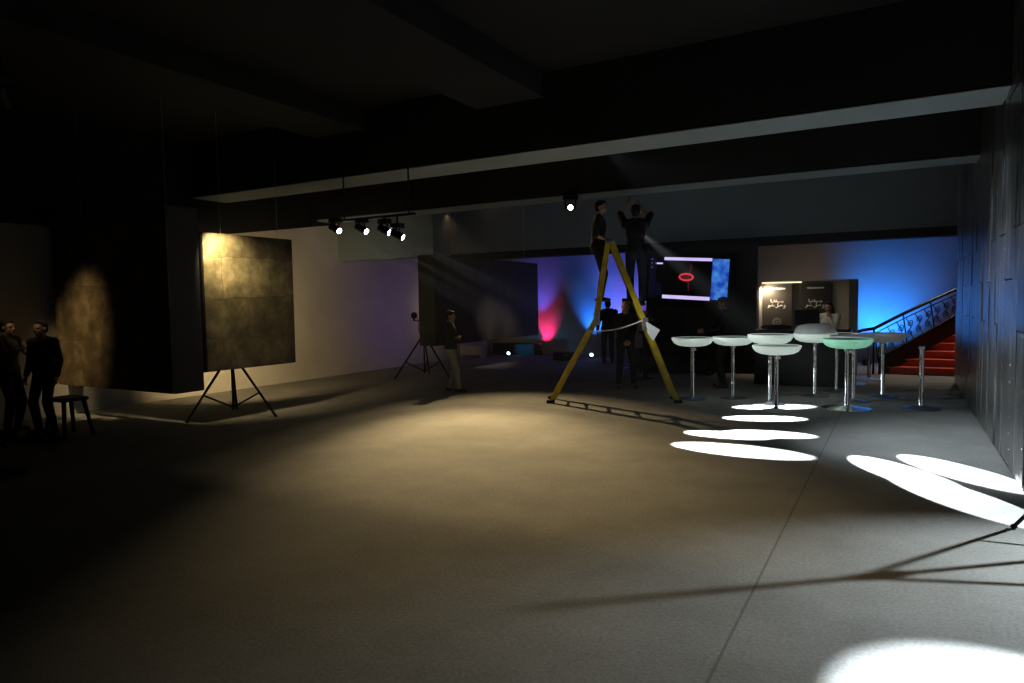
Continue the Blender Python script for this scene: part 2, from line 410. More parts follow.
# ------------------------------------------------------------------ moving head / ceiling lights
def spot_fixture(label, loc, aim, top, size=1., lens='lens_white', lensr=.052, group=None, round_=True, arm=True):
    t = thing('stage_spotlight', label, 'spotlight', loc)
    d = (V(aim) - V(loc)).normalized()
    q = V((1, 0, 0)).rotation_difference(d).to_matrix()
    h = MB(); s = size
    h.cone(q @ V((-.16 * s, 0, 0)), q @ V((.06 * s, 0, 0)), .085 * s, .085 * s, 20)
    h.cone(q @ V((.06 * s, 0, 0)), q @ V((.14 * s, 0, 0)), .085 * s, .075 * s, 20)
    h.build('lamp_head', M['black'], t, 40)
    MB().cyl(q @ V((.137 * s, 0, 0)), q @ V((.146 * s, 0, 0)), lensr, 20).build('lens', M[lens], t)
    side = V((d.y, -d.x, 0)).normalized()
    y = MB()
    for k in (-1, 1): y.box(side * k * .105 * s + V((0, 0, .07 * s)), (.03 * s, .03 * s, .2 * s))
    y.box((0, 0, .16 * s), (.24 * s, .24 * s, .03 * s)); y.build('yoke', M['blackmetal'], t)
    MB().box((0, 0, .21 * s), (.26 * s, .2 * s, .09 * s), bevel=.01).build('base_box', M['black'], t)
    if top - loc[2] > .26 * s:
        MB().cyl((0, 0, .24 * s), (0, 0, top - loc[2]), .016, 8).build('hanger', M['blackmetal'], t)
    return t
BARZ = 3.16
bar = thing('lighting_bar', 'thin black lighting bar carrying the row of white spotlights under the beam', 'bar', (-7.2, 8.6, BARZ))
MB().cyl((-1.0, 0, 0), (.62, 0, 0), .022, 10).build('pipe', M['blackmetal'], bar, 40)
for x in (-.85, .5): MB().cyl((x, 0, 0), (x, 0, ZC - BARZ), .012, 8).build('hanger', M['blackmetal'], bar)

# white beams from the row: (fixture, target, cone deg, power)
BEAMS = [((-11.95, 12.60, 3.55), [(-1.68, 8.14, 0)], 5.9, 1.0),
         ((-11.10, 12.60, 3.49), [(-1.95, 9.0, 0)], 5.2, 1.0),
         ((-10.40, 12.60, 3.42), [(-1.5, 9.28, 0)], 5.2, 1.0),
         ((-10.02, 12.60, 3.29), [(-1.75, 10.45, 0), (-1.80, 11.60, 0)], 5.6, 1.0)]
BLAB = ['small stage spotlight with white lens, leftmost of the row on the lighting bar',
        'stage spotlight with white lens on the lighting bar, second from the left',
        'stage spotlight with bright white lens on the lighting bar, third from the left',
        'stage spotlight with bright white lens, rightmost and lowest of the row on the lighting bar']
def spot(name, loc, aim, col, power, deg, blend=.15, r=.02):
    l = bpy.data.lights.new(name, 'SPOT'); l.color = col; l.energy = power
    l.spot_size = math.radians(deg); l.spot_blend = blend; l.shadow_soft_size = r
    o = bpy.data.objects.new(name, l); COL.objects.link(o); o.location = loc
    o.rotation_euler = (V(aim) - V(loc)).to_track_quat('-Z', 'Y').to_euler()
    return o
def area(name, loc, aim, col, power, sx, sy, spread=180):
    l = bpy.data.lights.new(name, 'AREA'); l.color = col; l.energy = power; l.shape = 'RECTANGLE'; l.size = sx; l.size_y = sy
    l.spread = math.radians(spread)
    o = bpy.data.objects.new(name, l); COL.objects.link(o); o.location = loc
    o.rotation_euler = (V(aim) - V(loc)).to_track_quat('-Z', 'Y').to_euler()
    return o
CAMP = V((0, 0, 1.78))
for (p, a, deg, k), lb in zip(BEAMS, BLAB):
    p = tuple(CAMP + (V(p) - CAMP) * (8.6 / 12.6) + V((-.10, 0, .045)))
    # the lamp heads look roughly between their target and the camera
    spot_fixture(lb, p, V(a[0]), BARZ, .7, 'lens_white', .045)
    for q_ in a:
        d = (V(q_) - V(p)).normalized()
        spot('beam_light', V(p) + d * .5, q_, (.86, .94, 1.0), 26000 * k, deg, .12, .01)
dl = thing('ceiling_downlight', 'small downlight on the beam above the mossy panel, left of the lighting bar', 'light', (-11.96, 11.75, 3.60))
MB().lathe([(.0, .15), (.05, .15), (.075, .1), (.085, .03), (.085, 0), (.07, 0), (.06, .03), (0, .03)]).build('housing', M['black'], dl, 40)
MB().lathe([(0, .022), (.058, .022), (.058, .018), (0, .012)]).build('lens', M['lens_dim'], dl)
MB().box((0, .06, .16), (.05, .16, .03)).build('bracket', M['blackmetal'], dl)

star = spot_fixture('round stage lamp with warm flaring light beside the person on the ladder', (-5.35, 11.70, 3.50), (-1.5, 3, 1.9), 3.75, .9, 'lens_warm', .042)
edge = spot_fixture('small warm spotlight high at the left edge of the picture', (-9.72, 4.42, 4.38), (-11.0, 6.0, 1.5), ZC, .9, 'lens_dim', .05)
# fresnel hidden behind the second beam that throws the warm pool on the floor
wl = spot_fixture('large fresnel lamp hung behind the second ceiling beam', (-8.62, 14.35, 4.60), (-5.0, 8.4, 0), ZC, 1.2, 'lens_dim', .07)

# ------------------------------------------------------------------ bar tables
def bar_table():
    t = thing('bar_table', 'x', 'table')
    MB().lathe([(0, 1.075), (.31, 1.075), (.335, 1.085), (.355, 1.085), (.362, 1.070), (.350, 1.035), (.315, .985), (.25, .95), (.17, .935), (.08, .93), (0, .93)], seg=48).build('bowl_top', M['shell'], t, 50)
    MB().lathe([(0, 1.078), (.312, 1.078), (.312, 1.072), (0, 1.072)], seg=48).build('top_disc', M['shellrim'], t)
    MB().lathe([(.05, .935), (.05, .89), (.034, .885), (.034, .03), (.038, .025)], seg=24).build('pole', M['chrome'], t, 40)
    MB().lathe([(0, .9), (.022, .9), (.022, .86), (0, .86)], (.045, 0, 0), 10).build('clamp_knob', M['chrome'], t)
    MB().lathe([(0, .045), (.05, .045), (.09, .032), (.19, .014), (.225, .008), (.225, 0), (0, 0)], seg=40).build('base_plate', M['chromedark'], t, 40)
    return t
T0 = bar_table()
tabs = [('A', (-3.17, 12.02), 'white bowl-shaped bar table nearest to the yellow ladder', 1),
        ('B', (-2.56, 12.42), 'white bowl-shaped bar table second from the ladder, in front of a dark standing figure', 1),
        ('C', (-1.86, 11.95), 'white bar table standing just behind the front one over the white light patches', 1),
        ('D', (-1.65, 11.2), 'frontmost white bowl-shaped bar table, standing on the white light patch', 1),
        ('E', (-1.30, 13.20), 'white bar table in front of the black desk, carrying an upturned tabletop', 1.03),
        ('F', (-.71, 11.92), 'bright mint green bar table with wide round silver base', 1.02),
        ('F2', (-.66, 12.75), 'grey bar table half hidden behind the mint green one', 1.03),
        ('f1', (-1.01, 14.0), 'bar table behind the green one, only its chrome pole showing', 1),
        ('G', (-.246, 13.5), 'grey-topped bar table in front of the stair railing, blue light on its rim', 1.03)]
TB = {}
for i, (k, (x, y), lb, s) in enumerate(tabs):
    o = T0 if i == 0 else dup(T0, (x, y, 0))
    o.location = (x, y, 0); o['label'] = lb; o['group'] = 'bowl-topped bar tables'; o.scale = (s, s, s)
    o.rotation_euler = (0, 0, random.uniform(0, 6)); TB[k] = o
    o.scale.z = {'D': .95, 'C': 1.07}.get(k, s)
def remat(o, part, m):
    for c in o.children:
        if c.name.split('.')[0] == part:
            c.data = c.data.copy(); c.data.materials[0] = m
remat(TB['F'], 'bowl_top', M['shellgreen'])
for k in ('G', 'F2'):
    remat(TB[k], 'bowl_top', M['shellgrey']); remat(TB[k], 'top_disc', M['shellgrey'])
for c in list(TB['F'].children):
    if c.name.startswith('base_plate'):
        c.data = c.data.copy(); c.data.materials[0] = M['chrome']; c.scale = (1.6, 1.6, 1.2)
# pole without a top, its tabletop lies upturned on table E
h = thing('table_pedestal', 'bare chrome table pedestal without a top, right in front of the red stairs', 'table', (.31, 12.38, 0))
MB().lathe([(0, .96), (.03, .96), (.036, .955), (.036, .03), (.038, .025)], seg=24).build('pole', M['chrome'], h, 40)
MB().lathe([(0, .97), (.045, .97), (.045, .93), (0, .93)], seg=20).build('top_socket', M['chrome'], h, 40)
MB().lathe([(0, .045), (.05, .045), (.09, .032), (.22, .014), (.27, .008), (.27, 0), (0, 0)], seg=40).build('base_plate', M['chromedark'], h, 40)
for (x, y, lb) in ((-.80, 15.3, 'short bare chrome pedestal far behind the mint green table'), (-.55, 16.3, 'rearmost bare chrome pedestal near the foot of the stair railing')):
    o = dup(h, (x, y, 0), 0, lb); o.scale = (.9, .9, .84)
u = MB().lathe([(0, 0), (.325, 0), (.345, .008), (.352, .03), (.335, .075), (.295, .125), (.23, .155), (.15, .17), (.05, .172), (0, .172)], (0, 0, 0), 48).build('loose_tabletop', M['shellgrey'], None, 50, (-1.30, 13.2, 1.119))
tag(u, 'grey dome-like tabletop lying upside down on a white bar table', 'tabletop')

# ------------------------------------------------------------------ stepladder
LB = V((-5.33, 10.80, 0)); LE = V((.917, .40, 0)).normalized(); LP = V((-LE.y, LE.x, 0))
lad = thing('stepladder', 'tall yellow folding A-frame ladder with two people standing on it', 'ladder', LB, math.atan2(LE.y, LE.x))
LEFT = [(0, .25, .03), (.79, .205, 1.45), (.80, .205, 1.55), (.985, .175, 2.74)]
RIGHT = [(2.13, .25, .03), (1.06, .175, 2.74)]
def lerp_path(path, z):
    for a, b in zip(path, path[1:]):
        if a[2] <= z <= b[2]:
            f = (z - a[2]) / (b[2] - a[2]); return V(a).lerp(V(b), f)
    return V(path[-1])
for nm, path in (('l', LEFT), ('r', RIGHT)):
    for s in (-1, 1):
        r = MB()
        for a, b in zip(path, path[1:]):
            a2 = V((a[0], a[1] * s, a[2])); b2 = V((b[0], b[1] * s, b[2])); d = b2 - a2
            q = V((0, 0, 1)).rotation_difference(d.normalized()).to_matrix()
            r.box((a2 + b2) / 2, (.092, .030, d.length + .02), q, .004)
        rl = r.build('rail', M['yellow'], lad)
        a = path[0]
        MB().box((a[0] - (.02 if nm == 'l' else -.02), a[1] * s, .025), (.14, .06, .05), None, .01).build('rubber_foot', M['rubber'], rl)
        b = path[1] if nm == 'l' else tuple(lerp_path(RIGHT, 1.35))
        MB().box((b[0] + .0, b[1] * s * 1.02, b[2]), (.1, .045, .22), None, .01).build('locking_hinge', M['alu'], rl)
    for k in range(1, 10):
        z = .03 + k * .28
        p = lerp_path(path, z)
        MB().box((p.x, 0, p.z), (.04, p.y * 2, .026), None, .004).build('rung', M['alu'], lad)
MB().box((1.02, 0, 2.76), (.16, .42, .06), None, .012).build('top_hinge', M['alu'], lad)
pa = lerp_path(LEFT, 1.24); pb = lerp_path(RIGHT, 1.42)
st = [V((pa.x, -.22, pa.z)).lerp(V((pb.x, -.22, pb.z)), f) - V((0, 0, .06 * math.sin(PI * f))) for f in [i / 10 for i in range(11)]]
tag(MB().tube(st, .012, 8).build('spreader_strap', M['rope'], lad), 'white sagging strap')
def lw(s, t, z): return LB + LE * s + LP * t + V((0, 0, z))
# sheet of paper tucked behind the right rail
p0 = lerp_path(RIGHT, 1.36); 
pc = lw(p0.x + .06, -.24, 1.0)
mb = MB(); mb.poly([lw(p0.x - .02, -.235, 1.42), lw(p0.x + .245, -.27, 1.25), lw(p0.x + .13, -.26, 1.06), lw(p0.x + .04, -.235, 1.2)], tuple(LP * .004))
tag(mb.build('paper_sheet', M['paper'], None), 'white sheet of paper stuck to the right ladder rail', 'paper')

# ------------------------------------------------------------------ people
def ik(a, c, l1, l2, pole):
    a = V(a); c = V(c); d = c - a; L = min(d.length, (l1 + l2) * .999); n = d.normalized()
    x = (l1 * l1 - l2 * l2 + L * L) / (2 * L); h = math.sqrt(max(l1 * l1 - x * x, 0))
    p = V(pole) - n * V(pole).dot(n); p.normalize()
    return a + n * x + p * h, a + n * L
def remeshed(mb, name, mat, parent, vox, it=3):
    me = bpy.data.meshes.new('tmp'); mb.bm.to_mesh(me); mb.bm.free()
    o = bpy.data.objects.new('tmp', me); COL.objects.link(o)
    md = o.modifiers.new('r', 'REMESH'); md.mode = 'VOXEL'; md.voxel_size = vox
    sm = o.modifiers.new('s', 'SMOOTH'); sm.iterations = it; sm.factor = .5
    dg = bpy.context.evaluated_depsgraph_get(); dg.update()
    ev = o.evaluated_get(dg)
    me2 = bpy.data.meshes.new_from_object(ev, depsgraph=dg)
    bpy.data.objects.remove(o); bpy.data.meshes.remove(me)
    me2.name = name; me2.materials.clear(); me2.materials.append(mat)
    me2.polygons.foreach_set('use_smooth', [True] * len(me2.polygons))
    r = bpy.data.objects.new(name, me2); COL.objects.link(r); r.parent = parent
    return r
def hand(mb, wrist, d, n, side, curl=.5, sc_=1.):
    """palm, four fingers and a thumb. d = finger direction, n = palm normal, side = thumb side direction"""
    d = V(d).normalized(); n = (V(n) - d * V(n).dot(d)).normalized(); s = d.cross(n)
    if s.dot(V(side)) < 0: s = -s
    w = V(wrist)
    for k in (-1, 0, 1): mb.cap(w + s * k * .012 * sc_, w + d * .085 * sc_ + s * k * .024 * sc_, .0155 * sc_, .0135 * sc_, 8)
    for k, ln in zip((1.5, .5, -.5, -1.5), (.072, .082, .076, .06)):
        p = w + d * .088 * sc_ + s * k * .019 * sc_; a = .25 + curl * .6; L = ln * sc_
        for seg, rr in zip((.45, .32, .23), (.0098, .0092, .0082)):
            dd = d * math.cos(a) + n * math.sin(a); q = p + dd * L * seg
            mb.cap(p, q, rr * sc_, rr * .93 * sc_, 8); p = q; a += curl * .9
    p = w + d * .022 * sc_ + s * .024 * sc_
    t1 = (d * .65 + s * .75 + n * .3).normalized(); q = p + t1 * .046 * sc_
    mb.cap(p, q, .0125 * sc_, .0108 * sc_, 8); t2 = (d * .9 + s * .25 + n * .5).normalized()
    mb.cap(q, q + t2 * .032 * sc_, .0105 * sc_, .009 * sc_, 8)

def person(label, loc, heading, H=1.75, look=0., nod=0., wrists=None, poles=None, feet=None, hips=None, lean=0., jacket='clothblack',
           trousers='clothblack', hair='hair', skin='skin', sleeve=1., curl=.5, hand_d=None, palm_n=None, female=False, long_hair=False, kneepole=None, seated=None, build=1.):
    t = thing('person', label, 'person', loc, math.radians(heading))
    k = H / 1.75; S = lambda *p: V(p) * k
    hip = V(hips) * k if hips else S(0, 0, .93)
    Rm = Matrix.Rotation(lean, 3, 'Y')
    up = lambda x, y, z: hip + Rm @ (V((x, y, z)) * k)
    sw = (.165 if female else .185) * build
    pel = hip; waist = up(0, 0, .16); chest = up(0, 0, .36); neck0 = up(-.005, 0, .55); hc = up(.03, 0, .70)
    shl = {s: up(-.005, s * sw, .49) for s in (-1, 1)}
    hips_ = {s: up(0, s * .09, -.02) for s in (-1, 1)}
    feet = feet or {1: (.0, .11, 0), -1: (.03, -.11, 0)}
    J = {}
    for s in (-1, 1):
        fo = V(feet[s]) * 1.0; an = V((fo.x, fo.y, fo.z + .085 * k))
        kn, an = ik(hips_[s], an, .43 * k, .42 * k, (kneepole or {}).get(s, (1, s * .12, 0)))
        w = (wrists or {}).get(s)
        if w is None: w = shl[s] + V((.06, s * .08, -.53)) * k
        else: w = V(w) * k
        el, w = ik(shl[s], w, .29 * k, .26 * k, (poles or {}).get(s, (-1, s * .5, -.3)))
        J[s] = (kn, an, el, w)
    Rh = Matrix.Rotation(math.radians(look), 3, 'Z') @ Matrix.Rotation(nod, 3, 'Y')
    hd = lambda x, y, z: hc + Rh @ (V((x, y, z)) * k)
    rq = Rh
    b = MB()
    # torso
    def torso(m, e):
        m.ball(hip + V((0, 0, .02)) * k, ((.115 + e) * k, (.165 * build + e) * k, (.13 + e) * k), 16, Rm)
        m.ball(waist, ((.105 * build + e) * k, (.145 * build + e) * k, (.16 + e) * k), 16, Rm)
        m.ball(chest, ((.12 * build + e) * k, (.172 * build + e) * k, (.19 + e) * k), 16, Rm)
        if female:
            for s in (-1, 1): m.ball(up(.09, s * .075, .36), (.06 + e) * k, 12)
        for s in (-1, 1):
            m.cap(up(-.01, s * .05, .52), shl[s], (.062 + e) * k, (.06 + e) * k, 12)
            m.ball(shl[s], (.066 + e) * k, 12)
        m.cap(chest, neck0 - V((0, 0, .03)) * k, (.12 + e) * k, (.06 + e) * k, 12)
    torso(b, 0)
    b.cap(neck0 - V((0, 0, .04)) * k, hd(-.015, 0, -.04), .058 * k, .054 * k, 14)
    # head
    b.ball(hd(-.008, 0, .028), (.098 * k, .077 * k, .097 * k), 20, rq)
    b.ball(hd(.022, 0, -.045), (.070 * k, .060 * k, .078 * k), 18, rq)
    b.ball(hd(.062, 0, -.092), (.026 * k, .028 * k, .022 * k), 12, rq)
    b.cone(hd(.082, 0, .012), hd(.106, 0, -.026), .009 * k, .016 * k, 10); b.ball(hd(.103, 0, -.028), (.016 * k, .017 * k, .012 * k), 10, rq)
    for s in (-1, 1):
        b.ball(hd(.076, s * .033, .022), (.018 * k, .026 * k, .010 * k), 10, rq)
        b.ball(hd(.060, s * .040, -.03), (.022 * k, .02 * k, .02 * k), 10, rq)
        b.ball(hd(-.012, s * .080, -.008), (.020 * k, .010 * k, .032 * k), 10, rq)
    b.ball(hd(.084, 0, -.058), (.012 * k, .024 * k, .006 * k), 10, rq); b.ball(hd(.082, 0, -.069), (.012 * k, .021 * k, .007 * k), 10, rq)
    for s in (-1, 1):
        kn, an, el, w = J[s]
        b.cap(hips_[s], kn, .082 * k, .054 * k, 12); b.cap(kn, an, .053 * k, .036 * k, 12)
        b.ball(kn.lerp(an, .3) - V((.012, 0, 0)) * k, (.045 * k, .044 * k, .09 * k), 12)
        b.cap(an, an + V((.10, 0, -.045)) * k, .036 * k, .028 * k, 10)
        b.cap(shl[s], el, .050 * k, .038 * k, 12); b.cap(el, w, .040 * k, .025 * k, 12)
        d = (hand_d or {}).get(s) or (w - el)
        n = (palm_n or {}).get(s) or V((0, -s, 0))
        thumb = V((1, 0, .2)) if abs(V(d).normalized().z) > .5 else V((0, -s * .3, 1))
        hand(b, w, d, n, thumb, curl, k)
    body = remeshed(b, 'body', M[skin], t, .0095 * k, 2)
    body.data.materials.append(M['eye']); body.data.materials.append(M['lip'])
    ec = [hd(.084, s * .031, .004) for s in (-1, 1)]; lc = hd(.094, 0, -.063)
    for p in body.data.polygons:
        if min((p.center - e).length for e in ec) < .0105 * k: p.material_index = 1
        elif abs((p.center - lc).dot(Rh @ V((0, 0, 1)))) < .011 * k and (p.center - lc).length < .026 * k: p.material_index = 2
    # clothes
    j = MB(); e = .014
    j.ball(hip + V((0, 0, .05)) * k, ((.125 + e) * k, (.17 * build + e) * k, (.12 + e) * k), 16, Rm)
    torso(j, e)
    for s in (-1, 1):
        kn, an, el, w = J[s]
        j.cap(shl[s], el, (.056 + e) * k, (.046 + e) * k, 12)
        if sleeve > .5: j.cap(el, el.lerp(w, sleeve * .93), (.046 + e) * k, (.034 + e * .6) * k, 12)
    for s in (-1, 1): j.cap(up(.03, s * .03, .555), up(-.04, s * .045, .575), .02 * k, .02 * k, 8)
    remeshed(j, 'jacket' if sleeve > .5 else 'shirt', M[jacket], t, .013 * k, 3)
    q = MB()
    q.ball(hip + V((0, 0, .0)) * k, ((.12 + e * .5) * k, (.168 * build + e * .6) * k, (.12 + e) * k), 16, Rm)
    for s in (-1, 1):
        kn, an, el, w = J[s]
        q.cap(hips_[s], kn, (.088 + e * .5) * k, (.062 + e * .5) * k, 12); q.cap(kn, an.lerp(kn, .04), (.068 + e * .5) * k, (.052 + e * .4) * k, 12); q.ball(kn, .07 * k, 12)
    remeshed(q, 'trousers', M[trousers], t, .013 * k, 3)
    for s in (-1, 1):
        an = J[s][1]; g = MB(); fx = V((1, s * .18, 0)).normalized()
        o0 = V((an.x, an.y, an.z - .085 * k))
        g.cap(o0 + fx * -.045 * k + V((0, 0, .040)) * k, o0 + fx * .13 * k + V((0, 0, .034)) * k, .040 * k, .034 * k, 12)
        g.cap(o0 + fx * .03 * k + V((0, 0, .045)) * k, o0 + fx * .16 * k + V((0, 0, .03)) * k, .044 * k, .03 * k, 12)
        g.ball(o0 + V((0, 0, .075)) * k, (.05 * k, .043 * k, .045 * k), 12)
        so = remeshed(g, 'shoe', M['shoe'], t, .011 * k, 2)
        for v in so.data.vertices: v.co.z = max(v.co.z, o0.z + .002)
    if hair:
        g = MB()
        g.ball(hd(-.020, 0, .046), (.098 * k, .083 * k, .090 * k), 20, rq)
        g.ball(hd(-.050, 0, .0), (.064 * k, .078 * k, .085 * k), 18, rq)
        g.ball(hd(.035, 0, .098), (.05 * k, .06 * k, .03 * k), 14, rq)
        if long_hair:
            for s in (-1, 1): g.cap(hd(-.03, s * .07, .0), hd(-.03, s * .085, -.17), .035 * k, .03 * k, 10)
            g.cap(hd(-.08, 0, .02), hd(-.085, 0, -.18), .06 * k, .05 * k, 12)
        remeshed(g, 'hair', M[hair], t, .010 * k, 2)
    return t

eh = math.degrees(math.atan2(LE.y, LE.x))
# on the ladder, left: feet on the left section, facing along the ladder
p = lw(.80, 0, 1.74)
person('person in dark shirt standing on the left side of the ladder, gripping its top', p, eh, 1.74, look=-15, lean=.05, sleeve=.3, jacket='clothblack',
       wrists={1: (.20, .14, 1.06), -1: (.20, -.12, 1.06)}, poles={1: (-1, .4, -.5), -1: (-1, -.4, -.5)}, feet={1: (.06, .09, 0), -1: (.04, -.09, 0)},
       hips=(.02, 0, .935), curl=.9, hand_d={1: (.9, 0, -.35), -1: (.9, 0, -.35)}, palm_n={1: (-.3, 0, -1), -1: (-.3, 0, -1)})
# on the ladder, right: back view, both arms raised
p = lw(1.47, 0, 1.66)
person('person seen from behind on the right side of the ladder, both arms raised overhead', p, eh + 90 - 8, 1.74, jacket='clothnavy', trousers='jean', sleeve=.3,
       wrists={1: (.10, .13, 1.83), -1: (.12, -.05, 1.74)}, poles={1: (.7, .8, -.2), -1: (.7, -.8, -.2)}, build=.95, feet={1: (-.02, .10, 0), -1: (-.02, -.10, 0)},
       curl=.7, hand_d={1: (.3, -.2, 1), -1: (.3, .2, 1)}, palm_n={1: (.6, -.7, 0), -1: (.6, .7, 0)}, nod=-.15)
# bald man under the ladder
person('bald person in black suit standing under the ladder, hands clasped in front', (-4.77, 13.0, 0), -62, 1.74, look=-22, hair=None, build=1.08,
       wrists={1: (.24, .07, .93), -1: (.24, -.06, .90)}, poles={1: (-.3, 1, -.2), -1: (-.3, -1, -.2)}, feet={1: (.0, .16, 0), -1: (.02, -.14, 0)},
       hand_d={1: (.25, -1, -.35), -1: (.25, 1, -.35)}, palm_n={1: (-1, 0, 0), -1: (-1, 0, 0)}, curl=.6)
# dark figure behind him
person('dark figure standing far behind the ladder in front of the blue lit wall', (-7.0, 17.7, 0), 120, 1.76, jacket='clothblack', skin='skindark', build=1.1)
# left standing person in profile
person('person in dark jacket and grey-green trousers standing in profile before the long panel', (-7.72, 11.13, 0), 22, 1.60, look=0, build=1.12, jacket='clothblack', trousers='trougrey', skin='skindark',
       wrists={1: (.16, .07, 1.12), -1: (.18, -.05, 1.14)}, poles={1: (-.6, .4, -1), -1: (-.6, -.4, -1)}, feet={1: (-.06, .09, 0), -1: (.16, -.09, 0)}, lean=-.03, nod=.1,
       hand_d={1: (.4, -.8, .3), -1: (.4, .8, .3)}, palm_n={1: (-1, 0, 0), -1: (-1, 0, 0)})
# figure beside the screen
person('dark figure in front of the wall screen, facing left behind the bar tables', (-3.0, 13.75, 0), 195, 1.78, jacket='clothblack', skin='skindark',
       wrists={1: (.36, .12, 1.10), -1: (.36, -.1, 1.08)}, poles={1: (-.6, .6, -1), -1: (-.6, -.6, -1)}, nod=.15,
       hand_d={1: (1, 0, .1), -1: (1, 0, .1)}, palm_n={1: (0, -1, 0), -1: (0, 1, 0)})
# two silhouettes at the left
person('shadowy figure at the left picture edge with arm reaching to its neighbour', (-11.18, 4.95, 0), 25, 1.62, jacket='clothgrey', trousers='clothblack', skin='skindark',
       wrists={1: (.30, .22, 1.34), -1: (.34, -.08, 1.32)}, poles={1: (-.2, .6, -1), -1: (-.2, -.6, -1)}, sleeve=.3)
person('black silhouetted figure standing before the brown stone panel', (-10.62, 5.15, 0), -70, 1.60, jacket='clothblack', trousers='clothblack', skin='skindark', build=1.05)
# woman behind desk
person('person with brown hair and white blouse resting chin on hand behind the desk', (-1.27, 15.72, 0), -100, 1.66, look=-10, nod=.12, female=True, jacket='clothwhite', trousers='clothblack',
       hair='hairbrown', long_hair=True, wrists={1: (.17, .02, 1.40), -1: (.25, -.05, 1.18)}, poles={1: (.3, .5, -1), -1: (.1, -.5, -1)},
       hand_d={1: (.1, -.1, 1), -1: (.2, 1, .0)}, palm_n={1: (-1, 0, 0), -1: (0, 0, -1)}, lean=.1)

# ------------------------------------------------------------------ far left clutter
st_ = thing('low_stool', 'low black stool with splayed legs beside the two dark figures', 'stool', (-10.05, 5.15, 0))
MB().box((0, 0, .52), (.42, .36, .05), None, .015).build('seat', M['black'], st_)
for sx in (-1, 1):
    for sy in (-1, 1): MB().cone((sx * .16, sy * .13, .5), (sx * .25, sy * .19, 0), .03, .022, 8).build('leg', M['black'], st_)
def coil(label, c, r, n, group=None):
    pts = []
    for i in range(n * 20):
        a = 2 * PI * i / 20; rr = r * (1 - .03 * (i // 20)) * (1 + .08 * math.sin(3 * a))
        pts.append((c[0] + rr * math.cos(a), c[1] + rr * .8 * math.sin(a), .016 + .018 * (i / 20)))
    pts.append((c[0] + r + .5, c[1] - .2, .014))
    tag(MB().tube(pts, .013, 6).build('cable_coil', M['rubber'], None, 60), label, 'cable', group)
coil('coil of black cable on the floor at the feet of the left figure', (-10.75, 4.5, 0), .34, 4)
coil('coil of black cable on the floor below the low black stool', (-9.95, 4.72, 0), .28, 3)
eqc = thing('flat_case', 'flat dark case lying on the floor at the left picture edge', 'case', (-8.9, 3.45, 0), .12)
MB().box((0, 0, .03), (1.5, .42, .06), None, .012).build('case_body', M['clothbrown'], eqc)
MB().box((0, 0, .066), (1.42, .36, .012), None, .004).build('lid', M['black'], eqc)
MB().tube([(-.1, -.21, .035), (-.1, -.25, .035), (.1, -.25, .035), (.1, -.21, .035)], .01, 6).build('handle', M['rubber'], eqc)

# ------------------------------------------------------------------ far end of the hall
bench = thing('low_cabinet', 'low white cabinet under the far end of the long dark panel', 'cabinet', (-11.62, 18.0, 0), .15)
MB().box((0, 0, .27), (.75, .40, .30), None, .01).build('cabinet_body', M['benchwhite'], bench)
MB().box((0, -.205, .27), (.68, .015, .25), None, .004).build('door', M['benchwhite'], bench)
for sx in (-1, 1): MB().box((sx * .34, 0, .06), (.06, .36, .12)).build('foot', M['benchwhite'], bench)
stg = thing('stage_block', 'low black stage block behind the far uplights', 'stage', (-11.1, 19.85, 0))
MB().box((0, 0, .17), (1.6, .5, .34), None, .01).build('skirt', M['black'], stg)
MB().box((0, 0, .355), (1.64, .54, .03), None, .006).build('deck', M['black'], stg)

def uplight(label, loc, rz, lens, tilt=1.0):
    t = thing('floor_uplight', label, 'light', loc, rz, 'floor uplights')
    b = MB(); b.box((0, 0, .012), (.16, .2, .024), None, .006)
    for s in (-1, 1): b.box((0, s * .115, .09), (.025, .012, .17))
    b.build('yoke', M['blackmetal'], t)
    d = V((math.cos(tilt), 0, math.sin(tilt)))
    MB().cone(V((0, 0, .13)) - d * .1, V((0, 0, .13)) + d * .1, .075, .098, 20).build('can', M['black'], t, 40)
    MB().cyl(V((0, 0, .13)) + d * .097, V((0, 0, .13)) + d * .102, .085, 20).build('lens', M[lens], t)
    t.scale = (.62, .62, .62)
    return t
uplight('small uplight with bright cyan lens under the long dark panel', (-10.9, 18.9, 0), math.radians(-35), 'lens_cyan', .5)
uplight('dark floor uplight throwing pink light up the far wall', (-10.0, 19.45, 0), PI / 2, 'lens_pink', 1.15)
uplight('small floor uplight with bright lens beside the left ladder leg', (-8.15, 19.2, 0), math.radians(-50), 'lens_cyan', .5)
uplight('floor uplight by the stairs, hidden behind the bar tables, lighting the wall blue', (-.75, 19.5, 0), PI / 2, 'lens_cyan', 1.2)
uplight('floor uplight at the foot of the black screen wall', (-4.0, 16.15, 0), PI / 2, 'lens_cyan', 1.0)
uplight('floor uplight behind the right ladder leg throwing pink light', (-6.6, 19.6, 0), PI / 2, 'lens_pink', 1.2)

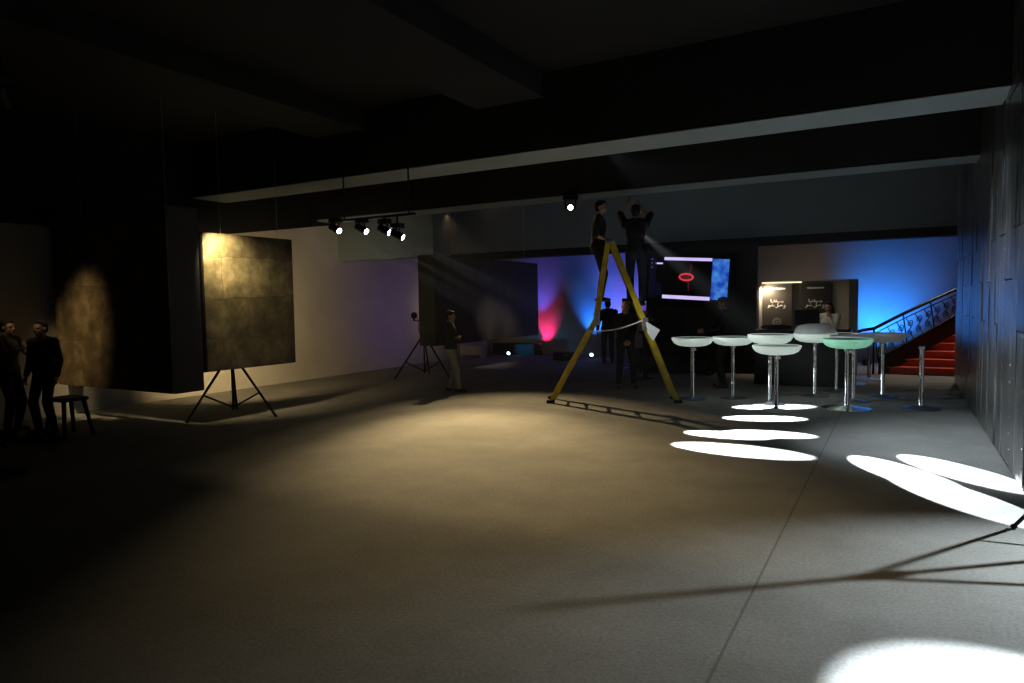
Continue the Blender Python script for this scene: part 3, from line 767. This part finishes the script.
for (x, y, w, lb) in ((-8.55, 18.3, .75, 'low black equipment case on the floor left of the ladder, far back'),):
    c = thing('equipment_case', lb, 'case', (x, y, 0), .3)
    MB().box((0, 0, .12), (w, .4, .2), None, .015).build('case_body', M['black'], c)
    MB().box((0, 0, .235), (w, .4, .03), None, .01).build('lid', M['black'], c)
    MB().box((0, -.205, .17), (.14, .015, .04)).build('latch', M['alu'], c)
sof = thing('low_black_sofa', 'low black sofa against the black screen wall behind the ladder', 'sofa', (-4.6, 16.0, 0))
MB().box((0, 0, .24), (1.7, .62, .28), None, .05).build('seat', M['black'], sof, 40)
MB().box((0, .27, .5), (1.7, .16, .42), None, .05).build('backrest', M['black'], sof, 40)
for s in (-1, 1): MB().box((s * .86, 0, .34), (.14, .66, .5), None, .04).build('armrest', M['black'], sof, 40)
for sx in (-1, 1):
    for sy in (-1, 1): MB().cyl((sx * .8, sy * .25, 0), (sx * .8, sy * .25, .12), .02, 8).build('leg', M['blackmetal'], sof)

# loudspeaker behind the bald person
spk = thing('loudspeaker', 'black loudspeaker cabinet on pole behind the bald person', 'speaker', (-6.05, 16.9, 0), -.2)
MB().box((0, 0, 1.52), (.36, .30, .56), None, .02).build('cabinet', M['black'], spk)
MB().box((0, -.155, 1.52), (.31, .015, .5), None, .005).build('grille', M['blackmetal'], spk)
MB().cyl((0, 0, .02), (0, 0, 1.26), .02, 10).build('pole', M['blackmetal'], spk)
MB().lathe([(0, .03), (.05, .03), (.24, .01), (.24, 0), (0, 0)]).build('base', M['blackmetal'], spk)

# flower arrangement on a dark pedestal
fl_ = thing('flower_arrangement', 'small pale flower arrangement on a dark pedestal behind the right ladder leg', 'flowers', (-4.9, 14.6, 0))
MB().lathe([(0, 1.06), (.15, 1.06), (.15, 1.03), (.05, 1.0), (.045, .05), (.17, .03), (.17, 0), (0, 0)], seg=24).build('pedestal', M['black'], fl_, 40)
MB().lathe([(0, 1.06), (.06, 1.06), (.085, 1.12), (.06, 1.2), (.07, 1.24), (.05, 1.24), (0, 1.2)], seg=20).build('vase', M['vase'], fl_, 50)
for i in range(11):
    a = random.uniform(0, 6.28); r = random.uniform(.02, .17); z = random.uniform(1.28, 1.5)
    c = V((r * math.cos(a), r * math.sin(a), z)); f = MB()
    for k in range(6):
        b_ = 2 * PI * k / 6; f.ball(c + V((math.cos(b_) * .028, math.sin(b_) * .028, .0)), (.026, .026, .014), 8)
    f.ball(c + V((0, 0, .008)), .018, 8)
    f.build('blossom', M['petal'], fl_, 60)
lf = MB()
for i in range(16):
    a = random.uniform(0, 6.28); e_ = V((math.cos(a) * .2, math.sin(a) * .2, random.uniform(1.25, 1.5)))
    lf.tube([(0, 0, 1.2), e_ * .5 + V((0, 0, .62)), e_], [.004, .022, .003], 5)
lf.build('foliage', M['leaf'], fl_)

# black partition that carries the screen
PW = thing('screen_partition', 'tall black partition wall carrying the tilted screen', 'partition', (-4.18, 16.55, 0))
for i in range(3): MB().box((-.88 + i * .88, 0, 1.52), (.87, .16, 3.03), None, .006).build('cladding_board', M['partition'], PW)
MB().box((0, 0, 3.035), (2.64, .2, .03)).build('top_cap', M['black'], PW)
# screen: centre, rolled clockwise, showing what the photograph shows
TV = thing('wall_screen', 'large dark wall screen with red figure, lilac bars and blue strip', 'screen', (-4.40, 16.38, 2.27))
TV.rotation_euler = (0, math.radians(3.9), 0)
W2, H2 = 1.06, .59
MB().box((0, 0, 0), (2 * W2 + .06, .07, 2 * H2 + .06), None, .008).build('frame', M['tvframe'], TV)
sc_o = MB().box((0, -.037, 0), (2 * W2, .006, 2 * H2)).build('display', M['screen'], TV)
def patch(nm, x0, x1, z0, z1, m, sk=0.):
    MB().poly([(x0 + sk * z0, -.0415, z0), (x1 + sk * z0, -.0415, z0), (x1 + sk * z1, -.0415, z1), (x0 + sk * z1, -.0415, z1)]).build(nm, M[m], sc_o)
patch('screen_bar', -.62, .53, .40, .475, 'scr_lilac')
patch('screen_bar', -.62, .53, -.525, -.435, 'scr_lilac')
patch('screen_bar', -.84, -.65, .30, .34, 'scr_lilac')
patch('screen_blue_strip', .54, .93, -.50, .46, 'scr_blue')
patch('screen_sidebar', -.98, -.80, -.5, .45, 'scr_navy'); patch('screen_sidebar', -.78, -.66, -.45, -.15, 'scr_navy')
for z in (.36, .26, .16):
    MB().lathe([(0, 0), (.025, 0), (.025, .003), (0, .003)], seg=12).build('screen_icon', M['scr_icon'], sc_o)
    o = sc_o.children[-1] if sc_o.children else None
icons = [c for c in sc_o.children if c.name.startswith('screen_icon')]
for c, z in zip(icons, (.42, .32, .22)): c.rotation_euler = (PI / 2, 0, 0); c.location = (-.92, -.042, z)
# red oval figure with a thin tail above and below
def ring(a, b, w, cx, cz, y, seg=36):
    m = MB(); o_ = []; i_ = []
    for k in range(seg):
        t_ = 2 * PI * k / seg
        o_.append(m.bm.verts.new((cx + a * math.cos(t_), y, cz + b * math.sin(t_)))); i_.append(m.bm.verts.new((cx + (a - w) * math.cos(t_), y, cz + (b - w) * math.sin(t_))))
    for k in range(seg): m.bm.faces.new((o_[k], o_[(k + 1) % seg], i_[(k + 1) % seg], i_[k]))
    return m
ring(.185, .10, .045, -.06, .01, -.043).build('screen_red_figure', M['scr_red'], sc_o)
ring(.15, .062, .06, -.06, .01, -.0425).build('screen_red_figure', M['scr_darkred'], sc_o)
MB().poly([(.0, -.0425, .10), (.035, -.0425, .10), (.07, -.0425, .33), (.05, -.0425, .33)]).build('screen_red_figure', M['scr_darkred'], sc_o)
MB().poly([(-.02, -.0425, -.08), (.015, -.0425, -.08), (.03, -.0425, -.32), (.0, -.0425, -.34)]).build('screen_red_figure', M['scr_darkred'], sc_o)

# reception booth with two banners
BT = thing('reception_booth', 'pale reception booth frame with grey post, holding two dark banners', 'booth', (-1.83, 16.85, 0))
MB().box((0, .25, 1.06), (2.04, .05, 2.12)).build('back_panel', M['booth'], BT)
MB().box((.94, -.05, 1.06), (.15, .55, 2.12), None, .006).build('side_post', M['boothpost'], BT)
MB().box((-.98, .0, 1.06), (.06, .5, 2.12), None, .006).build('side_post', M['booth'], BT)
MB().box((0, .03, 2.125), (2.04, .48, .03), None, .006).build('header', M['booth'], BT)
tag(MB().box((-.55, -.2, 2.10), (.9, .04, .025)).build('light_strip', glow('warm_light_strip', (1, .8, .5), 1.6), BT), 'warm glowing light strip')
def text_mesh(txt, size, name, parent, loc, mat, flip=True):
    cu = bpy.data.curves.new('txt', 'FONT'); cu.body = txt; cu.size = size; cu.align_x = 'CENTER'; cu.extrude = .001
    o = bpy.data.objects.new('txt', cu); COL.objects.link(o)
    dg = bpy.context.evaluated_depsgraph_get(); dg.update()
    me = bpy.data.meshes.new_from_object(o.evaluated_get(dg), depsgraph=dg)
    bpy.data.objects.remove(o); bpy.data.curves.remove(cu)
    me.name = name; me.materials.clear(); me.materials.append(mat)
    r = bpy.data.objects.new(name, me); COL.objects.link(r); r.parent = parent
    r.location = loc; r.rotation_euler = (PI / 2, 0, 0); return r
def banner(label, x, emblem, w=.64):
    t = thing('rollup_banner', label, 'banner', (x, 16.72, 0), 0, 'banners in the reception booth')
    c = MB().box((0, 0, 1.08), (w, .012, 1.98)).build('cloth', M['banner'], t)
    MB().box((0, 0, .04), (w + .04, .16, .08), None, .02).build('base_cassette', M['alu'], t)
    MB().cyl((-w / 2, 0, 2.075), (w / 2, 0, 2.075), .012, 8).build('top_rail', M['alu'], t)
    # small heading line (illegible in the photograph): a row of letter-sized strokes
    h_ = MB()
    for i in range(12): h_.box((-.165 + i * .03, -.010, 1.965 + random.uniform(-.004, .004)), (.02, .003, random.choice((.03, .038, .045))))
    h_.build('heading_line', M['ink'], t)
    # two lines of joined-up script, right to left, written as strokes
    def script(words, z0, sc_):
        m = MB()
        for pts, r in words: m.tube([(px * sc_, -.010, z0 + pz * sc_) for px, pz in pts], r * sc_, 5)
        return m
    line1 = [([(.20, .05), (.23, .0), (.17, -.015), (.14, .0), (.15, .045)], .013), ([(.185, -.06), (.187, -.062)], .014),
             ([(.09, .03), (.07, -.005), (.03, 0), (.0, .03), (-.02, 0), (-.05, .025), (-.07, 0), (-.10, .03), (-.12, 0), (-.2, 0), (-.22, .035)], .013),
             ([(-.03, .10), (-.03, .02)], .011), ([(-.11, .075), (-.09, .075)], .013), ([(.04, -.05), (.06, -.05)], .013), ([(-.22, .035), (-.22, .11)], .012)]
    line2 = [([(.30, .01), (.27, .045), (.25, .01), (.27, -.01), (.31, -.02), (.27, -.07), (.22, -.08)], .013), ([(.20, .0), (.17, .04), (.12, .04), (.10, 0), (.05, 0), (.03, .0)], .013),
             ([(.03, .12), (.03, -.02), (-.01, -.06), (-.06, -.02)], .013), ([(-.10, .03), (-.12, 0), (-.15, .03), (-.17, 0), (-.20, .04), (-.23, 0), (-.27, .03), (-.29, .0), (-.31, .03), (-.28, .045), (-.27, .0), (-.31, -.05), (-.35, -.055)], .013),
             ([(-.16, .08), (-.18, .08)], .013), ([(-.17, .10), (-.171, .101)], .014)]
    script(line1, 1.655, .60).build('script_line', M['ink'], t); script(line2, 1.56, .60).build('script_line', M['ink'], t)
    if emblem:
        e_ = MB()
        for r0, r1 in ((.10, .083), (.062, .05)):
            for k in range(28):
                a0, a1 = 2 * PI * k / 28, 2 * PI * (k + 1) / 28
                e_.poly([(r0 * math.cos(a0), -.0085, 1.20 + r0 * math.sin(a0)), (r0 * math.cos(a1), -.0085, 1.20 + r0 * math.sin(a1)),
                         (r1 * math.cos(a1), -.0085, 1.20 + r1 * math.sin(a1)), (r1 * math.cos(a0), -.0085, 1.20 + r1 * math.sin(a0))])
        for k in range(8):
            a0 = 2 * PI * k / 8; e_.box((.072 * math.cos(a0), -.0085, 1.20 + .072 * math.sin(a0)), (.014, .003, .014))
        e_.box((0, -.0085, 1.20), (.03, .003, .045))
        e_.build('round_emblem', M['emblem'], t)
    return t
banner('dark banner with pale script and round grey emblem, left in the booth', -2.46, True)
banner('dark banner with pale script behind the person in white blouse', -1.65, False, .70)

dk = thing('reception_desk', 'black reception desk in front of the booth, behind the bar tables', 'desk', (-1.72, 14.82, 0))
MB().box((0, 0, .53), (1.72, .5, 1.06), None, .012).build('desk_body', M['desk'], dk)
MB().box((0, 0, 1.085), (1.82, .6, .05), None, .01).build('desktop', M['desk'], dk)
for i in range(3): MB().box((-.57 + i * .57, -.256, .53), (.55, .012, 1.0), None, .004).build('front_board', M['desk'], dk)
mo = thing('monitor', 'black monitor seen from behind on the reception desk', 'monitor', (-1.62, 14.9, 1.11))
MB().box((0, 0, .25), (.46, .035, .30), None, .008).build('housing', M['black'], mo)
MB().box((0, .03, .12), (.05, .03, .22)).build('stand', M['blackmetal'], mo)
MB().box((0, .03, .008), (.2, .16, .016), None, .004).build('foot', M['blackmetal'], mo)
bg = MB().ball((0, 0, .05), (.30, .2, .05), 20).build('black_bag', M['clothblack'], None, 60, (-2.2, 14.82, 1.11))
tag(bg, 'soft black bag lying on the left end of the reception desk', 'bag')

# ------------------------------------------------------------------ staircase with wrought iron railing
ST = thing('staircase', 'red carpeted staircase with black wrought iron railing beyond the metal wall', 'stairs', (0, 0, 0))
NS = 11; edge_pts = []
for i in range(NS):
    y0 = 17.55 + i * .30; z1 = (i + 1) * .165
    xl = [-.28, -.12, .0, .27, .62, 1.0, 1.35, 1.7, 2.0, 2.3, 2.6][i]
    edge_pts.append((xl, y0, z1))
    MB().box(((xl + 2.9) / 2, (y0 + 20.4) / 2, z1 - .0825 - .002), (2.9 - xl, 20.4 - y0 if i < 9 else .3, .161)).build('step', M['redcarpet'], ST) if i < 9 else None
    if i < 9:
        MB().box(((xl + 2.9) / 2, y0 - .008, z1 - .018), (2.9 - xl, .05, .034), None, .012).build('nosing', M['redcarpet'], ST)
# stringer along the open left edge
rail = [V((-.95, 17.2, .92)), V((-.72, 17.22, 1.0)), V((-.50, 17.4, 1.03))]
for i in range(10):
    x, y, z = edge_pts[i] if i < len(edge_pts) else edge_pts[-1]
    rail.append(V((-.47 + (.97 + .47 + .35) * (i + 1) / 10, 17.5 + .16 * i, 1.03 + (1.98 - 1.03) * ((i + 1) / 10) ** .9)))
RL = MB().tube(rail, .035, 10).build('railing', M['iron'], ST, 60)
low = [V((r.x + .10, r.y + .02, max(.16, r.z - .72 + .10 * i / 12 - (.0 if i > 2 else 0)))) for i, r in enumerate(rail)]
for i, r in enumerate(low): r.z = [.2, .22, .36][i] if i < 3 else .36 + (i - 2) * .112
sg = MB()
for a, b in zip(low[2:], low[3:]):
    sg.poly([(a.x, a.y + .02, max(0, a.z - .42)), (b.x, b.y + .02, max(0, b.z - .42)), (b.x, b.y + .02, b.z + .01), (a.x, a.y + .02, a.z + .01)], (.012, .03, 0))
sg.build('stringer', M['stairside'], ST)
MB().tube(low[2:], .02, 8).build('lower_rail', M['iron'], RL, 60)
mid = [r - V((0, 0, .12)) for r in rail]
MB().tube(mid[2:], .011, 8).build('upper_band', M['iron'], RL, 60)
for i in (2, 5, 8, 11): MB().cyl(low[i] - V((0, 0, .1)), rail[i], .014, 8).build('baluster', M['iron'], RL)
MB().cyl((-.50, 17.4, 0), (-.50, 17.4, 1.03), .022, 10).build('newel_post', M['iron'], RL)
def spiral(c, ux, uz, r0, turns, sgn, ph):
    pts = []
    n = 26
    for i in range(n + 1):
        a = ph + sgn * 2 * PI * turns * i / n; r = r0 * (1 - .82 * i / n)
        pts.append(c + ux * r * math.cos(a) + uz * r * math.sin(a))
    return pts
for i in range(2, 12):
    a, b = low[i], low[i + 1] if i + 1 < len(low) else low[i]
    top_, top2 = mid[i], mid[min(i + 1, len(mid) - 1)]
    c = (a + b + top_ + top2) / 4; ux = (rail[min(i + 1, 12)] - rail[i]).normalized(); uz = V((0, 0, 1)); hh = (top_.z - a.z) / 2
    s1 = spiral(c + uz * hh * .42, ux, uz, .085, 1.6, 1, -1.2); s2 = spiral(c - uz * hh * .40, ux, uz, .085, 1.6, 1, 1.9)
    sc1 = MB(); sc1.tube(s1, .009, 6); sc1.tube(s2, .009, 6); sc1.tube([s1[0], c + ux * .02, s2[0]], .010, 6)
    sc1.tube([s2[0], a.lerp(b, .7)], .009, 6); sc1.tube([s1[0], top_.lerp(top2, .3)], .009, 6)
    sc1.build('iron_scroll', M['iron'], RL)

# ------------------------------------------------------------------ lights
WARM = (1.0, .80, .50)
WARM = (1.0, .77, .42)
spot('warm_pool_light', (-8.50, 12.2, 3.66), (-4.35, 6.95, 0), WARM, 3200, 39, 1, .03)
spot('wedge_light', (-8.50, 14.12, 4.50), (-4.6, 8.2, 0), WARM, 2300, 48, 1, .03)
spot('face_fill', (-8.4, 12.0, 3.5), (-4.75, 13.0, 1.62), WARM, 260, 7, 1, .03)  # added spot without a fixture, only brightens the bald person's head
# cool lamp out of frame to the right that rakes the floor and throws the tripod shadow
spot('cool_rake_light', (3.5, 7.77, 2.3), (1.0, 5.2, 0), (.84, .95, 1.0), 2300, 42, 1, .05)
# second group of hard white ellipses near the metal wall, and the patch at the bottom right
nv = spot('beam_light', (-5.55, 15.5, 3.55), (.02, 7.80, 0), (.86, .94, 1), 52000, 3.3, .12, .01)
nv.data.volume_factor = 0.0
nv = spot('beam_light', (-5.55, 15.5, 3.55), (.42, 7.12, 0), (.86, .94, 1), 52000, 3.2, .12, .01)
nv.data.volume_factor = 0.0
nv = spot('beam_light', (-5.55, 15.5, 3.55), (.53, 8.10, 0), (.86, .94, 1), 52000, 3.3, .12, .01)
nv.data.volume_factor = 0.0
spot('beam_light', (3.0, .8, 4.2), (.80, 3.0, 0), (.82, .93, 1), 9000, 19.6, .25, .01)
# stand lamps washing the left wall
spot('stand_light', (-9.46, 7.3, 1.82), (XL, 9.9, 1.1), (1, .76, .38), 560, 94, 1, .05)
spot('stand_light', (-11.35, 16.7, 1.5), (XL, 16.5, 1.6), (1, .80, .55), 12, 165, 1, .05)  # unseen spot set behind the long panel, imitating the stand lamp's glow
spot('uplight', (-9.5, 14.6, .9), (XL, 14.6, 2.0), (.36, .18, 1), 30, 110, 1, .05)
# lights on the panels
spot('panel_light', (-8.62, 6.62, 2.92), (-9.05, 7.0, 2.4), (1, .80, .45), 260, 96, 1, .03)
spot('panel_light', (-9.6, 3.2, 4.75), (-11.25, 6.0, 1.22), (1, .78, .42), 1100, 23, 1, .08)
spot('panel_light', (-4.8, 9.6, 3.3), (-8.7, 14.6, 1.2), (1, .85, .65), 1500, 14, 1, .03)
spot('fascia_fill', (-10.4, 11.2, 2.6), (-10.6, 12.7, 3.5), (1, .93, .78), 9, 140, 1, .05)  # added fill for the left fascia, no lamp hangs there
# coloured uplights
spot('uplight', (-10.2, 19.9, .22), (-10.3, 20.4, .95), (1, .03, .22), 80, 74, 1, .03)
spot('uplight', (-10.5, 19.75, .60), (-10.35, 20.4, 3.2), (.07, .14, 1), 200, 56, 1, .03)
spot('uplight', (-8.5, 19.85, .30), (-8.55, 20.4, 1.5), (.03, .22, 1), 230, 66, 1, .03)
spot('uplight', (-7.5, 19.6, .40), (-7.45, 20.4, 2.9), (.16, .18, 1), 420, 74, 1, .03)
spot('uplight', (-11.0, 18.9, .25), (-10.6, 19.7, .25), (.05, .5, 1), 16, 80, 1, .03)
spot('uplight', (-.72, 19.25, .30), (-.36, 20.4, 1.5), (.03, .28, 1), 460, 84, 1, .03)
spot('uplight', (-6.6, 19.95, .25), (-6.6, 20.4, 1.0), (1, .02, .25), 20, 60, 1, .03)
spot('uplight', (-4.0, 16.1, .25), (-4.1, 16.5, .5), (.02, .12, 1), 12, 90, 1, .03)
spot('booth_glow', (-2.3, 18.6, 2.0), (-2.3, 20.4, 2.3), (1, .78, .5), 12, 120, 1, .05)
spot('booth_light', (-2.1, 14.9, 2.4), (-1.3, 15.7, 1.45), (1, .85, .7), 16, 50, 1, .05)  # added spot to brighten the person behind the desk, no fixture
spot('table_fill', (-5.6, 9.4, 2.2), (-1.4, 12.3, .9), (.86, .95, 1), 420, 34, 1, .05)  # added spot without a fixture, brightens the bar tables
# booth
spot('booth_light', (-2.72, 16.5, 2.0), (-2.3, 17.0, 1.2), (1, .80, .55), 60, 165, 1, .05)
spot('stair_light', (1.3, 18.9, 3.6), (.7, 18.1, .6), (1, .85, .7), 300, 84, 1, .1)
spot('star_light', (-5.2, 11.5, 3.48), (-1.5, 3, 1.9), (1, .8, .5), 4, 160, 1, .03)
# dim room fill
spot('uplight', (-.9, 16.9, .7), (.95, 14.2, 2.5), (.05, .2, 1), 160, 50, 1, .05)  # added blue spot imitating the blue reflection in the metal wall
spot('wall_wash', (-3.2, 8.0, 3.6), (.9, 9.3, 1.0), (.82, .93, 1), 1400, 60, 1, .05)
for x in (-6.4, -1.8): spot('fascia_fill', (x, 13.1, 3.95), (x - .8, 17.6, 3.95), (.8, .9, 1), 26, 150, 1, .1)  # added fill for the far fascia, hidden behind the beam
w = bpy.data.worlds.new('World'); sc.world = w; w.use_nodes = True
vs_ = w.node_tree.nodes.new('ShaderNodeVolumeScatter'); vs_.inputs['Density'].default_value = .0005; vs_.inputs['Anisotropy'].default_value = .3
w.node_tree.links.new(vs_.outputs[0], w.node_tree.nodes['World Output'].inputs['Volume'])
w.node_tree.nodes['Background'].inputs[0].default_value = (.5, .6, .7, 1); w.node_tree.nodes['Background'].inputs[1].default_value = .004

# ------------------------------------------------------------------ camera
cam = bpy.data.cameras.new('camera'); co = bpy.data.objects.new('camera', cam); COL.objects.link(co); sc.camera = co
cam.sensor_width = 36; cam.lens = 683 / 1024 * 36; cam.clip_end = 100
yaw, pitch, roll = math.radians(29.6), math.radians(3.4), math.radians(.9)
f = V((-math.sin(yaw) * math.cos(pitch), math.cos(yaw) * math.cos(pitch), -math.sin(pitch)))
r0 = V((math.cos(yaw), math.sin(yaw), 0)); u0 = r0.cross(f)
R_ = r0 * math.cos(roll) - u0 * math.sin(roll); U_ = u0 * math.cos(roll) + r0 * math.sin(roll)
co.matrix_world = Matrix(((R_.x, U_.x, -f.x, 0), (R_.y, U_.y, -f.y, 0), (R_.z, U_.z, -f.z, 1.78), (0, 0, 0, 1)))
sc.view_settings.view_transform = 'Standard'; sc.view_settings.look = 'None'
sc.view_settings.exposure = 0; sc.view_settings.gamma = .84
sc.cycles.use_denoising = True
sc.cycles.sample_clamp_indirect = 4
sc.cycles.max_bounces = 6; sc.cycles.diffuse_bounces = 3
